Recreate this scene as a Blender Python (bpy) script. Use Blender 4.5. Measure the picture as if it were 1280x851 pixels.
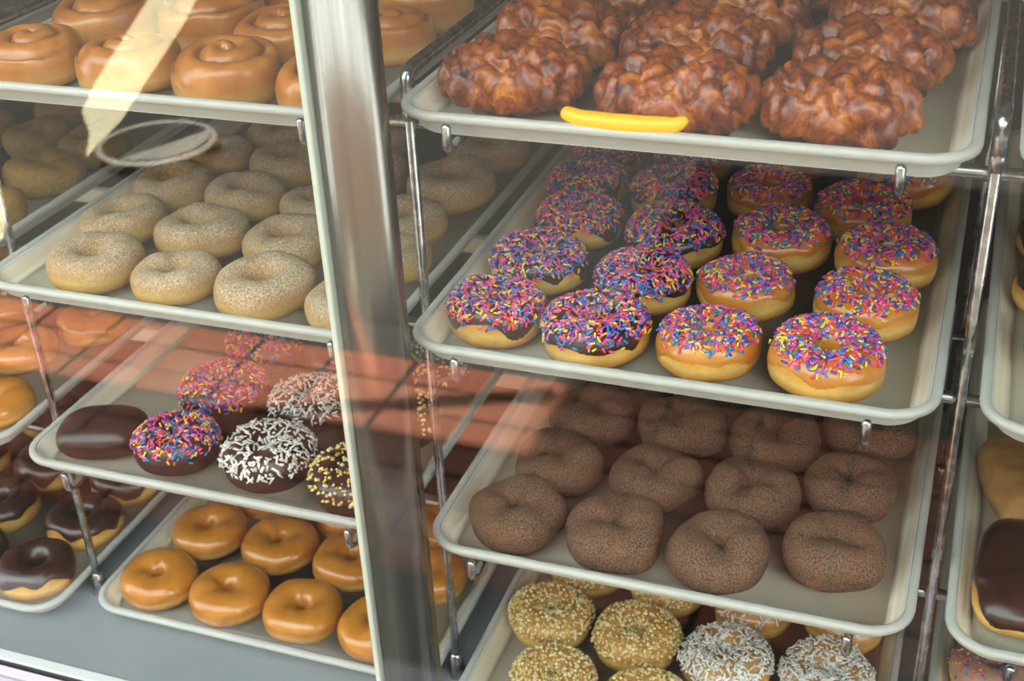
import bpy, math, random
from mathutils import Vector, Matrix, noise

scene = bpy.context.scene
for o in list(bpy.data.objects):
    bpy.data.objects.remove(o, do_unlink=True)
COL = scene.collection
PI = math.pi

# ------------------------------------------------------------------ camera
def make_camera():
    pitch, yaw, roll, f = math.radians(29.986), math.radians(-21.128), math.radians(-2.834), 1633.07
    fwd = Vector((math.sin(yaw) * math.cos(pitch), math.cos(yaw) * math.cos(pitch), -math.sin(pitch)))
    right = Vector((math.cos(yaw), -math.sin(yaw), 0))
    up = right.cross(fwd)
    r2 = math.cos(roll) * right + math.sin(roll) * up
    u2 = -math.sin(roll) * right + math.cos(roll) * up
    cd = bpy.data.cameras.new('camera')
    cd.sensor_width = 36
    cd.lens = f / 1280 * 36
    cd.clip_start = 0.02
    cd.dof.use_dof = True
    cd.dof.focus_distance = 1.12
    cd.dof.aperture_fstop = 11
    cam = bpy.data.objects.new('camera', cd)
    M = Matrix((r2, u2, -fwd)).transposed().to_4x4()
    M.translation = Vector((0.4525, -0.913, 1.0307))
    cam.matrix_world = M
    COL.objects.link(cam)
    scene.camera = cam
make_camera()

# ------------------------------------------------------------------ sky, sun, exposure
world = bpy.data.worlds.new('sky')
scene.world = world
world.use_nodes = True
bg = world.node_tree.nodes['Background']
bg.inputs['Color'].default_value = (0.88, 0.95, 1.0, 1)
bg.inputs['Strength'].default_value = 8.0

SUN_DIR = Vector((-0.25, -0.5, -0.83))
sd = bpy.data.lights.new('sun', 'SUN')
sd.energy = 122
sd.angle = math.radians(0.6)
sd.color = (1.0, 0.95, 0.86)
sun = bpy.data.objects.new('sun', sd)
sun.rotation_euler = SUN_DIR.to_track_quat('-Z', 'Y').to_euler()
sun.location = (2, 3, 6)
COL.objects.link(sun)

scene.view_settings.view_transform = 'Standard'
scene.view_settings.look = 'None'
scene.view_settings.gamma = 1
scene.view_settings.use_curve_mapping = False
scene.view_settings.exposure = -0.52

# ------------------------------------------------------------------ helpers
def lin(h, a=1.0):
    h = h.lstrip('#')
    c = [int(h[i:i + 2], 16) / 255 for i in (0, 2, 4)]
    return tuple(x / 12.92 if x <= 0.04045 else ((x + 0.055) / 1.055) ** 2.4 for x in c) + (a,)

def obj(name, verts, faces, mat, parent=None, loc=None, smooth=True, matidx=None):
    me = bpy.data.meshes.new(name)
    me.from_pydata(verts, [], faces)
    for m in (mat if isinstance(mat, (list, tuple)) else [mat]):
        me.materials.append(m)
    if smooth:
        me.polygons.foreach_set('use_smooth', [True] * len(me.polygons))
    if matidx:
        me.polygons.foreach_set('material_index', matidx)
    me.update()
    return link(name, me, parent, loc)

def link(name, me, parent=None, loc=None):
    o = bpy.data.objects.new(name, me)
    COL.objects.link(o)
    if parent:
        o.parent = parent
    if loc:
        o.location = loc
    return o

def tag(o, label=None, cat=None, group=None, kind=None):
    if label: o['label'] = label
    if cat: o['category'] = cat
    if group: o['group'] = group
    if kind: o['kind'] = kind
    return o

def thing(name, label, cat, loc=(0, 0, 0), group=None, rz=0):
    o = bpy.data.objects.new(name, None)
    o.empty_display_size = 0.02
    COL.objects.link(o)
    o.location = loc
    o.rotation_euler = (0, 0, rz)
    return tag(o, label, cat, group)

def copy_tree(o, parent=None):
    c = o.copy()
    COL.objects.link(c)
    c.parent = parent
    for ch in o.children:
        copy_tree(ch, c)
    return c

def box(x0, x1, y0, y1, z0, z1, b=0.0):
    """box with chamfered edges when b > 0"""
    if b <= 0:
        v = [(x, y, z) for z in (z0, z1) for (x, y) in ((x0, y0), (x1, y0), (x1, y1), (x0, y1))]
        f = [(3, 2, 1, 0), (4, 5, 6, 7), (0, 1, 5, 4), (1, 2, 6, 5), (2, 3, 7, 6), (3, 0, 4, 7)]
        return v, f
    v, f = [], []
    loops = ((b, z0), (0, z0 + b), (0, z1 - b), (b, z1))
    for ins, z in loops:
        X0, X1, Y0, Y1 = x0 + ins, x1 - ins, y0 + ins, y1 - ins
        c = b
        v += [(X0 + c, Y0, z), (X1 - c, Y0, z), (X1, Y0 + c, z), (X1, Y1 - c, z), (X1 - c, Y1, z), (X0 + c, Y1, z), (X0, Y1 - c, z), (X0, Y0 + c, z)]
    for k in range(3):
        for i in range(8):
            j = (i + 1) % 8
            f.append((k * 8 + i, k * 8 + j, (k + 1) * 8 + j, (k + 1) * 8 + i))
    f.append(tuple(range(7, -1, -1)))
    f.append(tuple(range(24, 32)))
    return v, f

def fillet(pts, r, n=6):
    pts = [Vector(p) for p in pts]
    out = [pts[0]]
    for i in range(1, len(pts) - 1):
        a, b, c = pts[i - 1], pts[i], pts[i + 1]
        d0, d1 = (a - b), (c - b)
        rr = min(r, d0.length * 0.49, d1.length * 0.49)
        p0, p1 = b + d0.normalized() * rr, b + d1.normalized() * rr
        for k in range(n + 1):
            t = k / n
            out.append((1 - t) ** 2 * p0 + 2 * t * (1 - t) * b + t * t * p1)
    out.append(pts[-1])
    return out

def tube(pts, r, n=12, cap=True):
    pts = [Vector(p) for p in pts]
    rad = r if isinstance(r, (list, tuple)) else [r] * len(pts)
    if cap:   # rounded ends
        d0 = (pts[0] - pts[1]).normalized(); d1 = (pts[-1] - pts[-2]).normalized()
        r0, r1 = rad[0], rad[-1]
        pts = [pts[0] + d0 * r0 * 0.6, pts[0] + d0 * r0 * 0.4] + pts + [pts[-1] + d1 * r1 * 0.4, pts[-1] + d1 * r1 * 0.6]
        rad = [r0 * 0.35, r0 * 0.75] + list(rad) + [r1 * 0.75, r1 * 0.35]
    v, f = [], []
    prev = None
    for i, p in enumerate(pts):
        if i == 0: t = pts[1] - pts[0]
        elif i == len(pts) - 1: t = pts[-1] - pts[-2]
        else: t = (pts[i + 1] - pts[i]).normalized() + (pts[i] - pts[i - 1]).normalized()
        t.normalize()
        if prev is None:
            a = Vector((0, 0, 1)) if abs(t.z) < 0.9 else Vector((1, 0, 0))
            u = t.cross(a).normalized()
        else:
            u = (prev - t * prev.dot(t)).normalized()
        prev = u
        w = t.cross(u)
        for k in range(n):
            an = 2 * PI * k / n
            v.append(tuple(p + (u * math.cos(an) + w * math.sin(an)) * rad[i]))
    m = len(pts)
    for i in range(m - 1):
        for k in range(n):
            j = (k + 1) % n
            f.append((i * n + k, i * n + j, (i + 1) * n + j, (i + 1) * n + k))
    f.append(tuple(range(n - 1, -1, -1)))
    f.append(tuple((m - 1) * n + k for k in range(n)))
    return v, f

# ------------------------------------------------------------------ materials
class NT:
    def __init__(self, name):
        self.m = bpy.data.materials.new(name)
        self.m.use_nodes = True
        self.t = self.m.node_tree
        self.b = self.t.nodes['Principled BSDF']
    def n(self, typ, **kw):
        nd = self.t.nodes.new(typ)
        for k, v in kw.items():
            if k in nd.inputs: nd.inputs[k].default_value = v
            else: setattr(nd, k, v)
        return nd
    def l(self, a, b):
        self.t.links.new(a, b)
    def noise(self, scale, detail=4, rough=0.55, coord='Object', dist=0):
        tc = self.n('ShaderNodeTexCoord')
        nn = self.n('ShaderNodeTexNoise')
        nn.inputs['Scale'].default_value = scale
        nn.inputs['Detail'].default_value = detail
        nn.inputs['Roughness'].default_value = rough
        nn.inputs['Distortion'].default_value = dist
        self.l(tc.outputs[coord], nn.inputs['Vector'])
        return nn
    def ramp(self, src, stops, interp='LINEAR'):
        r = self.n('ShaderNodeValToRGB')
        cr = r.color_ramp
        cr.interpolation = interp
        while len(cr.elements) < len(stops): cr.elements.new(0.5)
        for e, (p, c) in zip(cr.elements, stops):
            e.position = p
            e.color = c if not isinstance(c, str) else lin(c)
        self.l(src, r.inputs['Fac'])
        return r
    def mix(self, fac, a, b, blend='MIX'):
        mx = self.n('ShaderNodeMix', data_type='RGBA', blend_type=blend)
        for s, sock in ((fac, mx.inputs[0]), (a, mx.inputs[6]), (b, mx.inputs[7])):
            if hasattr(s, 'is_linked') or hasattr(s, 'links'): self.l(s, sock)
            else: sock.default_value = lin(s) if isinstance(s, str) else s
        return mx.outputs[2]
    def bump(self, src, strength, dist=0.001):
        bp = self.n('ShaderNodeBump')
        bp.inputs['Strength'].default_value = strength
        bp.inputs['Distance'].default_value = dist
        self.l(src, bp.inputs['Height'])
        self.l(bp.outputs['Normal'], self.b.inputs['Normal'])
        return bp
    def set(self, **kw):
        al = dict(color='Base Color', rough='Roughness', metal='Metallic', spec='Specular IOR Level', coat='Coat Weight', coatr='Coat Roughness', sss='Subsurface Weight', ior='IOR')
        for k, v in kw.items():
            s = self.b.inputs[al[k]]
            if hasattr(v, 'is_linked'): self.l(v, s)
            elif isinstance(v, str): s.default_value = lin(v)
            else: s.default_value = v
        return self

M = {}
def mat_plain(name, c, rough=0.5, **kw):
    t = NT(name); t.set(color=c, rough=rough, **kw); M[name] = t.m
    return t.m

def mat_dough(name, stops, rough=0.5, coat=0.0, mott=0.35, mcol='8a4a18', bump=0.25, bscale=120):
    """colour by height over the thing (crust below, pale proof line, crust above) with mottling"""
    t = NT(name)
    tc = t.n('ShaderNodeTexCoord')
    sx = t.n('ShaderNodeSeparateXYZ'); t.l(tc.outputs['Generated'], sx.inputs[0])
    nz = t.noise(28, 3)
    ad = t.n('ShaderNodeMath', operation='MULTIPLY_ADD'); ad.inputs[1].default_value = 0.22; 
    t.l(nz.outputs['Fac'], ad.inputs[0]); t.l(sx.outputs['Z'], ad.inputs[2])
    sb = t.n('ShaderNodeMath', operation='SUBTRACT'); t.l(ad.outputs[0], sb.inputs[0]); sb.inputs[1].default_value = 0.11
    r = t.ramp(sb.outputs[0], stops)
    n2 = t.noise(45, 5, 0.65)
    r2 = t.ramp(n2.outputs['Fac'], [(0.45, (0, 0, 0, 1)), (0.75, (mott, mott, mott, 1))])
    c = t.mix(r2.outputs['Color'], r.outputs['Color'], mcol)
    t.set(color=c, rough=rough, coat=coat, coatr=0.12)
    n3 = t.noise(bscale, 4)
    t.bump(n3.outputs['Fac'], bump, 0.002)
    M[name] = t.m
    return t.m

def mat_gran(name, base_stops, grain_a, grain_b, thr=(0.4, 0.6), gscale=900, bump=0.6, zmask=None, rough=0.85):
    """granulated coating: fine speckle over a crust"""
    t = NT(name)
    tc = t.n('ShaderNodeTexCoord')
    sx = t.n('ShaderNodeSeparateXYZ'); t.l(tc.outputs['Generated'], sx.inputs[0])
    r = t.ramp(sx.outputs['Z'], base_stops)
    g = t.noise(gscale, 2, 0.7)
    gr = t.ramp(g.outputs['Fac'], [(0.38, grain_a), (0.62, grain_b)])
    n1 = t.noise(38, 5, 0.7)
    if zmask:
        ad = t.n('ShaderNodeMath', operation='MULTIPLY_ADD'); ad.inputs[1].default_value = 0.9
        t.l(n1.outputs['Fac'], ad.inputs[0]); t.l(sx.outputs['Z'], ad.inputs[2])
        hf = t.n('ShaderNodeMath', operation='MULTIPLY'); hf.inputs[1].default_value = 0.5
        t.l(ad.outputs[0], hf.inputs[0])
        src = hf.outputs[0]
    else:
        src = n1.outputs['Fac']
    g2 = t.n('ShaderNodeMath', operation='MULTIPLY_ADD'); g2.inputs[1].default_value = 0.25
    t.l(g.outputs['Fac'], g2.inputs[0]); t.l(src, g2.inputs[2])
    mk = t.ramp(g2.outputs[0], [(thr[0], (0, 0, 0, 1)), (thr[1], (1, 1, 1, 1))])
    c = t.mix(mk.outputs['Color'], r.outputs['Color'], gr.outputs['Color'])
    t.set(color=c, rough=rough, spec=0.3)
    t.bump(g.outputs['Fac'], bump, 0.0015)
    M[name] = t.m
    return t.m

def mat_gloss(name, a, b, scale=30, rough=0.25, coat=0.5, bump=0.15, bscale=60, coatr=0.1):
    t = NT(name)
    n1 = t.noise(scale, 5, 0.6)
    r = t.ramp(n1.outputs['Fac'], [(0.3, a), (0.7, b)])
    t.set(color=r.outputs['Color'], rough=rough, coat=coat, coatr=coatr)
    n2 = t.noise(bscale, 3)
    t.bump(n2.outputs['Fac'], bump, 0.002)
    M[name] = t.m
    return t.m

def build_materials():
    # trays: pale fibreglass with scuffs on the rim
    t = NT('tray_fibreglass')
    n1 = t.noise(9, 6, 0.6)
    r = t.ramp(n1.outputs['Fac'], [(0.3, 'ece0c6'), (0.7, 'f2e8d2')])
    n2 = t.noise(70, 6, 0.75, dist=1.5)
    r2 = t.ramp(n2.outputs['Fac'], [(0.68, (0, 0, 0, 1)), (0.80, (0.35, 0.35, 0.35, 1))])
    t.set(color=t.mix(r2.outputs['Color'], r.outputs['Color'], '7c6a50'), rough=0.42)
    M['tray'] = t.m
    t = NT('tray_wall_fibreglass')
    n1 = t.noise(9, 6, 0.6)
    r = t.ramp(n1.outputs['Fac'], [(0.3, 'c4c8c0'), (0.7, 'd0d4cc')])
    t.set(color=r.outputs['Color'], rough=0.42)
    M['tray_wall'] = t.m
    t = NT('tray_rim_fibreglass')
    n1 = t.noise(9, 6, 0.6)
    r = t.ramp(n1.outputs['Fac'], [(0.3, 'b0b0a8'), (0.7, 'bcbcb4')])
    n2 = t.noise(110, 6, 0.8, dist=2.5)
    r2 = t.ramp(n2.outputs['Fac'], [(0.66, (0, 0, 0, 1)), (0.78, (0.55, 0.55, 0.55, 1))])
    t.set(color=t.mix(r2.outputs['Color'], r.outputs['Color'], '5c564a'), rough=0.38)
    M['rim'] = t.m
    t = NT('chromed_wire')
    n1 = t.noise(60, 5)
    r = t.ramp(n1.outputs['Fac'], [(0.35, '8c8e90'), (0.65, 'c6c9cc')])
    rr = t.ramp(n1.outputs['Fac'], [(0.3, (0.12,) * 3 + (1,)), (0.8, (0.38,) * 3 + (1,))])
    t.set(color=r.outputs['Color'], metal=1.0, rough=rr.outputs['Color'])
    M['chrome'] = t.m
    t = NT('brushed_steel')
    tc = t.n('ShaderNodeTexCoord'); mp = t.n('ShaderNodeMapping'); mp.inputs['Scale'].default_value = (260, 260, 3)
    nn = t.n('ShaderNodeTexNoise'); nn.inputs['Scale'].default_value = 1.0; nn.inputs['Detail'].default_value = 4
    t.l(tc.outputs['Object'], mp.inputs[0]); t.l(mp.outputs[0], nn.inputs['Vector'])
    r = t.ramp(nn.outputs['Fac'], [(0.3, '7d756e'), (0.7, '8f8880')])
    t.set(color=r.outputs['Color'], metal=1.0, rough=0.24)
    M['steel'] = t.m
    mat_plain('pale_trim', 'c9cfc0', 0.4)
    t = NT('painted_deck')
    n1 = t.noise(6, 5)
    r = t.ramp(n1.outputs['Fac'], [(0.3, '787d80'), (0.7, '868a8c')])
    n2 = t.noise(140, 3, 0.5)
    r2 = t.ramp(n2.outputs['Fac'], [(0.76, (0, 0, 0, 1)), (0.8, (0.6,) * 3 + (1,))])
    t.set(color=t.mix(r2.outputs['Color'], r.outputs['Color'], '5c5c5c'), rough=0.45)
    M['deck'] = t.m
    mat_plain('white_paint', 'dcdcda', 0.4)
    mat_plain('pinkish_laminate', 'b4a8ae', 0.4)
    mat_plain('ledge_paint', 'a39aa2', 0.4)
    mat_plain('black_gasket', '1a1a1c', 0.6)
    mat_gloss('dark_panel', '2a1c1a', '3a2622', 4, 0.6, 0, 0.05)
    mat_gloss('maroon_panel', '4a1218', '561820', 4, 0.5, 0, 0.05)
    mat_plain('cabinet_paint', 'cfcac6', 0.5)
    mat_plain('plaster', 'c8c2b6', 0.8)
    # pastries
    mat_dough('dough_ring', [(0.05, 'a8681f'), (0.22, 'd69b42'), (0.42, 'e6c06e'), (0.56, 'd9a24a'), (0.75, 'b9752a')], 0.45, 0.35)
    mat_dough('dough_glazed', [(0.05, 'a5631c'), (0.2, 'c98a3a'), (0.36, 'd9b068'), (0.5, 'c08034'), (0.8, 'b87428')], 0.4, 0.4)
    mat_dough('dough_choc', [(0.0, '3a2018'), (0.5, '4a2a1e'), (1.0, '3a2018')], 0.6, 0.0, 0.3, '2a1610')
    mat_gloss('sugar_glaze', 'b8701f', 'd18d38', 26, 0.28, 0.7, 0.25, 90)
    mat_gloss('glaze_pale', 'd0a060', 'c08a48', 26, 0.3, 0.6, 0.25, 90)
    mat_gloss('chocolate_icing', '2e1712', '472519', 22, 0.3, 0.5, 0.2, 50)
    mat_gloss('chocolate_cake_icing', '2a1814', '3d2420', 22, 0.35, 0.35, 0.2, 50)
    mat_gloss('pink_icing', 'b48a72', 'c69c84', 22, 0.35, 0.3, 0.2, 50)
    mat_gran('cinnamon_sugar', [(0.0, '80502e'), (0.4, '8a5a38'), (1.0, '7a4e34')], '49352a', '816650', (0.34, 0.60), 560, 1.0)
    mat_gran('granulated_sugar', [(0.0, '9a6220'), (0.15, 'bd8a34'), (0.38, 'cda54e'), (0.6, 'b9853c'), (1.0, 'a87840')], '8c7050', 'd2c4aa', (0.48, 0.90), 560, 0.6, True)
    mat_gran('old_fashioned_crust', [(0.0, '7c5418'), (0.5, '8e6a28'), (1.0, '866022')], '7a5620', '9c7a38', (0.45, 0.7), 400, 0.6, rough=0.5)
    # fritters, rolls
    t = NT('fritter_crust')
    n1 = t.noise(48, 6, 0.7, dist=0.8)
    r = t.ramp(n1.outputs['Fac'], [(0.34, '38140a'), (0.46, '7c320c'), (0.56, 'a8540e'), (0.70, 'd08226')])
    n2 = t.noise(16, 4, 0.6)
    r2 = t.ramp(n2.outputs['Fac'], [(0.60, (0, 0, 0, 1)), (0.74, (0.25,) * 3 + (1,))])
    t.set(color=t.mix(r2.outputs['Color'], r.outputs['Color'], 'b98a68'), rough=0.4, coat=0.45, coatr=0.2)
    n3 = t.noise(130, 5)
    t.bump(n3.outputs['Fac'], 0.5, 0.002)
    M['fritter'] = t.m
    t = NT('roll_crust')
    at = t.n('ShaderNodeAttribute', attribute_name='swirl')
    n1 = t.noise(24, 5, 0.6)
    r = t.ramp(n1.outputs['Fac'], [(0.3, 'a45a1c'), (0.55, 'bd7830'), (0.8, 'd09a5a')])
    tc = t.n('ShaderNodeTexCoord'); sx = t.n('ShaderNodeSeparateXYZ'); t.l(tc.outputs['Generated'], sx.inputs[0])
    pl = t.ramp(sx.outputs['Z'], [(0.05, (0.2,) * 3 + (1,)), (0.2, (0.85,) * 3 + (1,)), (0.45, (0, 0, 0, 1))])
    c = t.mix(pl.outputs['Color'], r.outputs['Color'], 'd8ac64')
    c = t.mix(at.outputs['Fac'], c, '5e2c10')
    t.set(color=c, rough=0.35, coat=0.55, coatr=0.18)
    n3 = t.noise(60, 4); t.bump(n3.outputs['Fac'], 0.3, 0.002)
    M['roll'] = t.m
    mat_gloss('maple_crust', '9a6a34', 'c2955a', 30, 0.4, 0.3, 0.4, 40)
    for i, c in enumerate(('f04a8c', '2a86cc', 'f2d23c', '6a3aa6', 'ee5636', '2a4fb0', 'f07ab0')):
        mat_plain('sprinkle_%d' % i, c, 0.35)
    mat_plain('coconut_a', 'efece6', 0.7); mat_plain('coconut_b', 'dcd6ca', 0.7)
    mat_plain('peanut_a', 'e2c47a', 0.6); mat_plain('peanut_b', 'efdfae', 0.6); mat_plain('peanut_c', 'c0964a', 0.6)
    mat_plain('yellow_plastic', 'f2b808', 0.35)
    # outside
    t = NT('brick_tile')
    oi = t.n('ShaderNodeObjectInfo')
    r = t.ramp(oi.outputs['Random'], [(0.0, (0.165, 0.042, 0.021, 1)), (0.5, (0.205, 0.062, 0.031, 1)), (1.0, (0.23, 0.083, 0.045, 1))])
    n1 = t.noise(30, 5)
    c = t.mix(0.25, r.outputs['Color'], t.ramp(n1.outputs['Fac'], [(0.3, (0.107, 0.026, 0.014, 1)), (0.7, (0.253, 0.102, 0.058, 1))]).outputs['Color'])
    t.set(color=c, rough=0.85)
    M['brick'] = t.m
    mat_gloss('mortar', (0.019, 0.015, 0.0135, 1), (0.027, 0.023, 0.021, 1), 30, 0.9, 0, 0.2)
    mat_gloss('brown_brick', (0.051, 0.031, 0.021, 1), (0.067, 0.039, 0.025, 1), 3, 0.9, 0, 0.2)
    mat_gloss('asphalt', (0.0116, 0.0116, 0.0103, 1), (0.0176, 0.0176, 0.0152, 1), 160, 0.95, 0, 0.4, 300)
    mat_gloss('kerb_concrete', (0.0222, 0.0222, 0.0194, 1), (0.0307, 0.0296, 0.0252, 1), 40, 0.9, 0, 0.3)
    t = NT('road_paint')
    n1 = t.noise(14, 5)
    r = t.ramp(n1.outputs['Fac'], [(0.3, (0.40, 0.37, 0.23, 1)), (0.7, (0.43, 0.40, 0.28, 1))])
    n2 = t.noise(9, 3); r2 = t.ramp(n2.outputs['Fac'], [(0.70, (0, 0, 0, 1)), (0.76, (0.7,) * 3 + (1,))])
    t.set(color=t.mix(r2.outputs['Color'], r.outputs['Color'], (0.109, 0.098, 0.041, 1)), rough=0.8)
    M['paint'] = t.m
    mat_plain('white_enamel', (0.202, 0.191, 0.165, 1), 0.45)
    # glass pane: clear, mirror-like by the angle of view (both faces)
    m = bpy.data.materials.new('clear_glass'); m.use_nodes = True
    nt = m.node_tree; nt.nodes.clear()
    out = nt.nodes.new('ShaderNodeOutputMaterial')
    tr = nt.nodes.new('ShaderNodeBsdfTransparent'); tr.inputs[0].default_value = (0.965, 0.985, 0.97, 1)
    gl = nt.nodes.new('ShaderNodeBsdfGlossy'); gl.inputs['Roughness'].default_value = 0.0
    ge = nt.nodes.new('ShaderNodeNewGeometry')
    dt = nt.nodes.new('ShaderNodeVectorMath'); dt.operation = 'DOT_PRODUCT'
    nt.links.new(ge.outputs['Incoming'], dt.inputs[0]); nt.links.new(ge.outputs['Normal'], dt.inputs[1])
    ab = nt.nodes.new('ShaderNodeMath'); ab.operation = 'ABSOLUTE'; nt.links.new(dt.outputs['Value'], ab.inputs[0])
    om = nt.nodes.new('ShaderNodeMath'); om.operation = 'SUBTRACT'; om.inputs[0].default_value = 1; nt.links.new(ab.outputs[0], om.inputs[1])
    pw = nt.nodes.new('ShaderNodeMath'); pw.operation = 'POWER'; pw.inputs[1].default_value = 5; nt.links.new(om.outputs[0], pw.inputs[0])
    ma = nt.nodes.new('ShaderNodeMath'); ma.operation = 'MULTIPLY_ADD'; ma.inputs[1].default_value = 0.958; ma.inputs[2].default_value = 0.042
    nt.links.new(pw.outputs[0], ma.inputs[0])
    mx = nt.nodes.new('ShaderNodeMixShader')
    nt.links.new(ma.outputs[0], mx.inputs[0]); nt.links.new(tr.outputs[0], mx.inputs[1]); nt.links.new(gl.outputs[0], mx.inputs[2])
    nt.links.new(mx.outputs[0], out.inputs[0])
    M['glass'] = m
build_materials()

# ------------------------------------------------------------------ the setting
FLOOR_Z = -0.55
GLASS_Y = -0.056

SECOND_LINE = [(-3.024, -2.712), (-2.911, -2.739), (-2.301, -2.094), (-2.163, -1.910), (-2.198, -1.901)]

def build_setting():
    v, f = box(-7, 5, -1.62, 3.2, FLOOR_Z - 0.12, FLOOR_Z - 0.008)
    fl = tag(obj('floor', v, f, M['mortar'], smooth=False), 'brick-tiled pavement in front of the display case', kind='structure')
    # tiles 0.2 x 0.1 m in straight courses; those near enough to be mirrored in the glass are single pieces
    tv, tf = box(-0.0955, 0.0955, -0.0445, 0.0445, -0.03, 0.0, 0.003)
    first = None
    for i in range(-5, 9):
        for j in range(7):
            x = -1.335 + 0.1025 + i * 0.205 + 0.0
            y = -1.555 - 0.004 + j * 0.103
            if first is None:
                first = o = obj('tile', tv, tf, M['brick'], fl, (x, y, FLOOR_Z), smooth=False)
            else:
                o = link('tile', first.data, fl, (x, y, FLOOR_Z))
            rnd = random.Random(i * 31 + j)
            o.location.z += rnd.uniform(-0.0015, 0.0015)
            o.rotation_euler = (0, 0, rnd.uniform(-0.006, 0.006))
    v, f = box(-12, 8, -12, -1.76, FLOOR_Z - 0.12, FLOOR_Z - 0.002)
    tag(obj('asphalt_ground', v, f, M['asphalt'], smooth=False), 'dark asphalt parking ground beyond the brick pavement', kind='structure')
    v, f = box(-12, 8, -1.755, -1.625, FLOOR_Z - 0.12, FLOOR_Z, 0.01)
    tag(obj('trim_1', v, f, M['kerb_concrete'], smooth=False), 'grey concrete kerb between bricks and asphalt', kind='structure')
    # building above and behind the case, plus added sun and sky blockers
    v, f = box(-7, 5, 0.37, 4.0, 2.1, 2.25)  # unseen roof; front edge placed for the shadow line on the bricks
    tag(obj('ceiling', v, f, M['plaster'], smooth=False), 'unseen flat roof slab shading the shop front', kind='structure')
    v, f = box(0.48, 5, -1.3, 0.369, 2.12, 2.2)  # unseen canopy, added to keep sun off this end of the bricks
    tag(obj('trim_2', v, f, M['plaster'], smooth=False), 'unseen flat canopy added to shade the pavement', kind='structure')
    v, f = box(-7, 5, 0.42, 0.55, 1.03, 2.1)
    tag(obj('wall_front', v, f, M['plaster'], smooth=False), 'plaster shop wall above the display case', kind='structure')
    v, f = box(-7, 5, 3.0, 3.15, FLOOR_Z, 2.1)
    tag(obj('wall_back', v, f, M['plaster'], smooth=False), 'rear wall of the shop', kind='structure')
    v, f = box(-12, 9, -7.6, -7.2, FLOOR_Z, 4.6)  # unseen wall, added to hold back light from the low sky
    tag(obj('sky_block_wall', v, f, M['brown_brick'], smooth=False), 'unseen brown wall added across the parking ground to block low sky', kind='structure')
    # parking line on the asphalt (tapers to a point at its near end)
    P = [(-2.31, -2.515), (-2.402, -2.853), (-2.819, -3.916), (-2.987, -4.30), (-3.38, -5.2), (-3.62, -5.15), (-3.216, -4.256), (-2.741, -3.17), (-2.60, -2.896), (-2.444, -2.723)]
    n = len(P)
    v = [(x, y, FLOOR_Z - 0.002) for x, y in P] + [(x, y, FLOOR_Z + 0.001) for x, y in P]
    f = [tuple(range(n)), tuple(range(2 * n - 1, n - 1, -1))] + [(i, i + n, (i + 1) % n + n, (i + 1) % n) for i in range(n)]
    tag(obj('parking_line', v, f, M['paint'], smooth=False), 'cream-yellow painted line on the asphalt, mirrored in the glass', 'road marking')
    P = [tuple(q) for q in SECOND_LINE]
    n = len(P)
    v = [(x, y, FLOOR_Z - 0.002) for x, y in P] + [(x, y, FLOOR_Z + 0.001) for x, y in P]
    f = [tuple(range(n)), tuple(range(2 * n - 1, n - 1, -1))] + [(i, i + n, (i + 1) % n + n, (i + 1) % n) for i in range(n)]
    tag(obj('parking_line', v, f, M['paint'], smooth=False), 'second short worn cream-yellow line on the asphalt nearer the kerb', 'road marking')
    # round dish left on the asphalt
    t = thing('round_basin', 'round pale enamel basin lying on the asphalt', 'basin', (-2.055, -2.565, FLOOR_Z - 0.002))
    prof = [(0.0, 0.004), (0.135, 0.004), (0.15, 0.01), (0.168, 0.055), (0.178, 0.062), (0.19, 0.058), (0.188, 0.05), (0.176, 0.05), (0.16, 0.0), (0.0, 0.0)]
    nseg = 48
    v, f = [], []
    for (r, z) in prof:
        for k in range(nseg):
            a = 2 * PI * k / nseg
            v.append((r * math.cos(a), r * math.sin(a), z))
    for i in range(len(prof) - 1):
        for k in range(nseg):
            j = (k + 1) % nseg
            f.append((i * nseg + k, i * nseg + j, (i + 1) * nseg + j, (i + 1) * nseg + k))
    obj('bowl', v, f, M['asphalt'], t)
    ring = [(0.150 + 0.03 * 1, 0.058), (0.172, 0.066), (0.186, 0.068), (0.197, 0.062), (0.192, 0.05), (0.178, 0.05)]
    v, f = [], []
    for (r, z) in ring:
        for k in range(nseg):
            a = 2 * PI * k / nseg
            v.append((r * math.cos(a), r * math.sin(a), z))
    for i in range(len(ring)):
        for k in range(nseg):
            j = (k + 1) % nseg; i2 = (i + 1) % len(ring)
            f.append((i * nseg + k, i * nseg + j, i2 * nseg + j, i2 * nseg + k))
    obj('rim', v, f, M['white_enamel'], t)
    # made-up pale half-moon for the ring's bright side
    v, f = [], []
    A = [PI * 0.0 - 0.75 + 2.4 * k / 16 for k in range(17)]
    for z in (0.069, 0.071):
        v += [(0.17 * math.cos(a), 0.17 * math.sin(a), z) for a in A]
    n = len(A)
    f = [tuple(range(n - 1, -1, -1)), tuple(range(n, 2 * n))] + [(i, (i + 1) % n, (i + 1) % n + n, i + n) for i in range(n)]
    obj('bright_fill', v, f, M['white_enamel'], t, smooth=False)
    # unseen metal bar, added so its shadow falls across the bricks
    a, b = Vector((-1.537, 0.415, 1.5)), Vector((0.25, -0.312, 1.5))
    t = thing('shadow_bar', 'slim metal bar added above the case for its shadow', 'shadow caster')
    v, f = tube([a, b], 0.022, 10); obj('bar', v, f, M['chrome'], t)
    v, f = box(-1.607, -1.467, 0.405, 0.42, 1.43, 1.57, 0.004); obj('wall_plate', v, f, M['chrome'], t, smooth=False)

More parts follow.
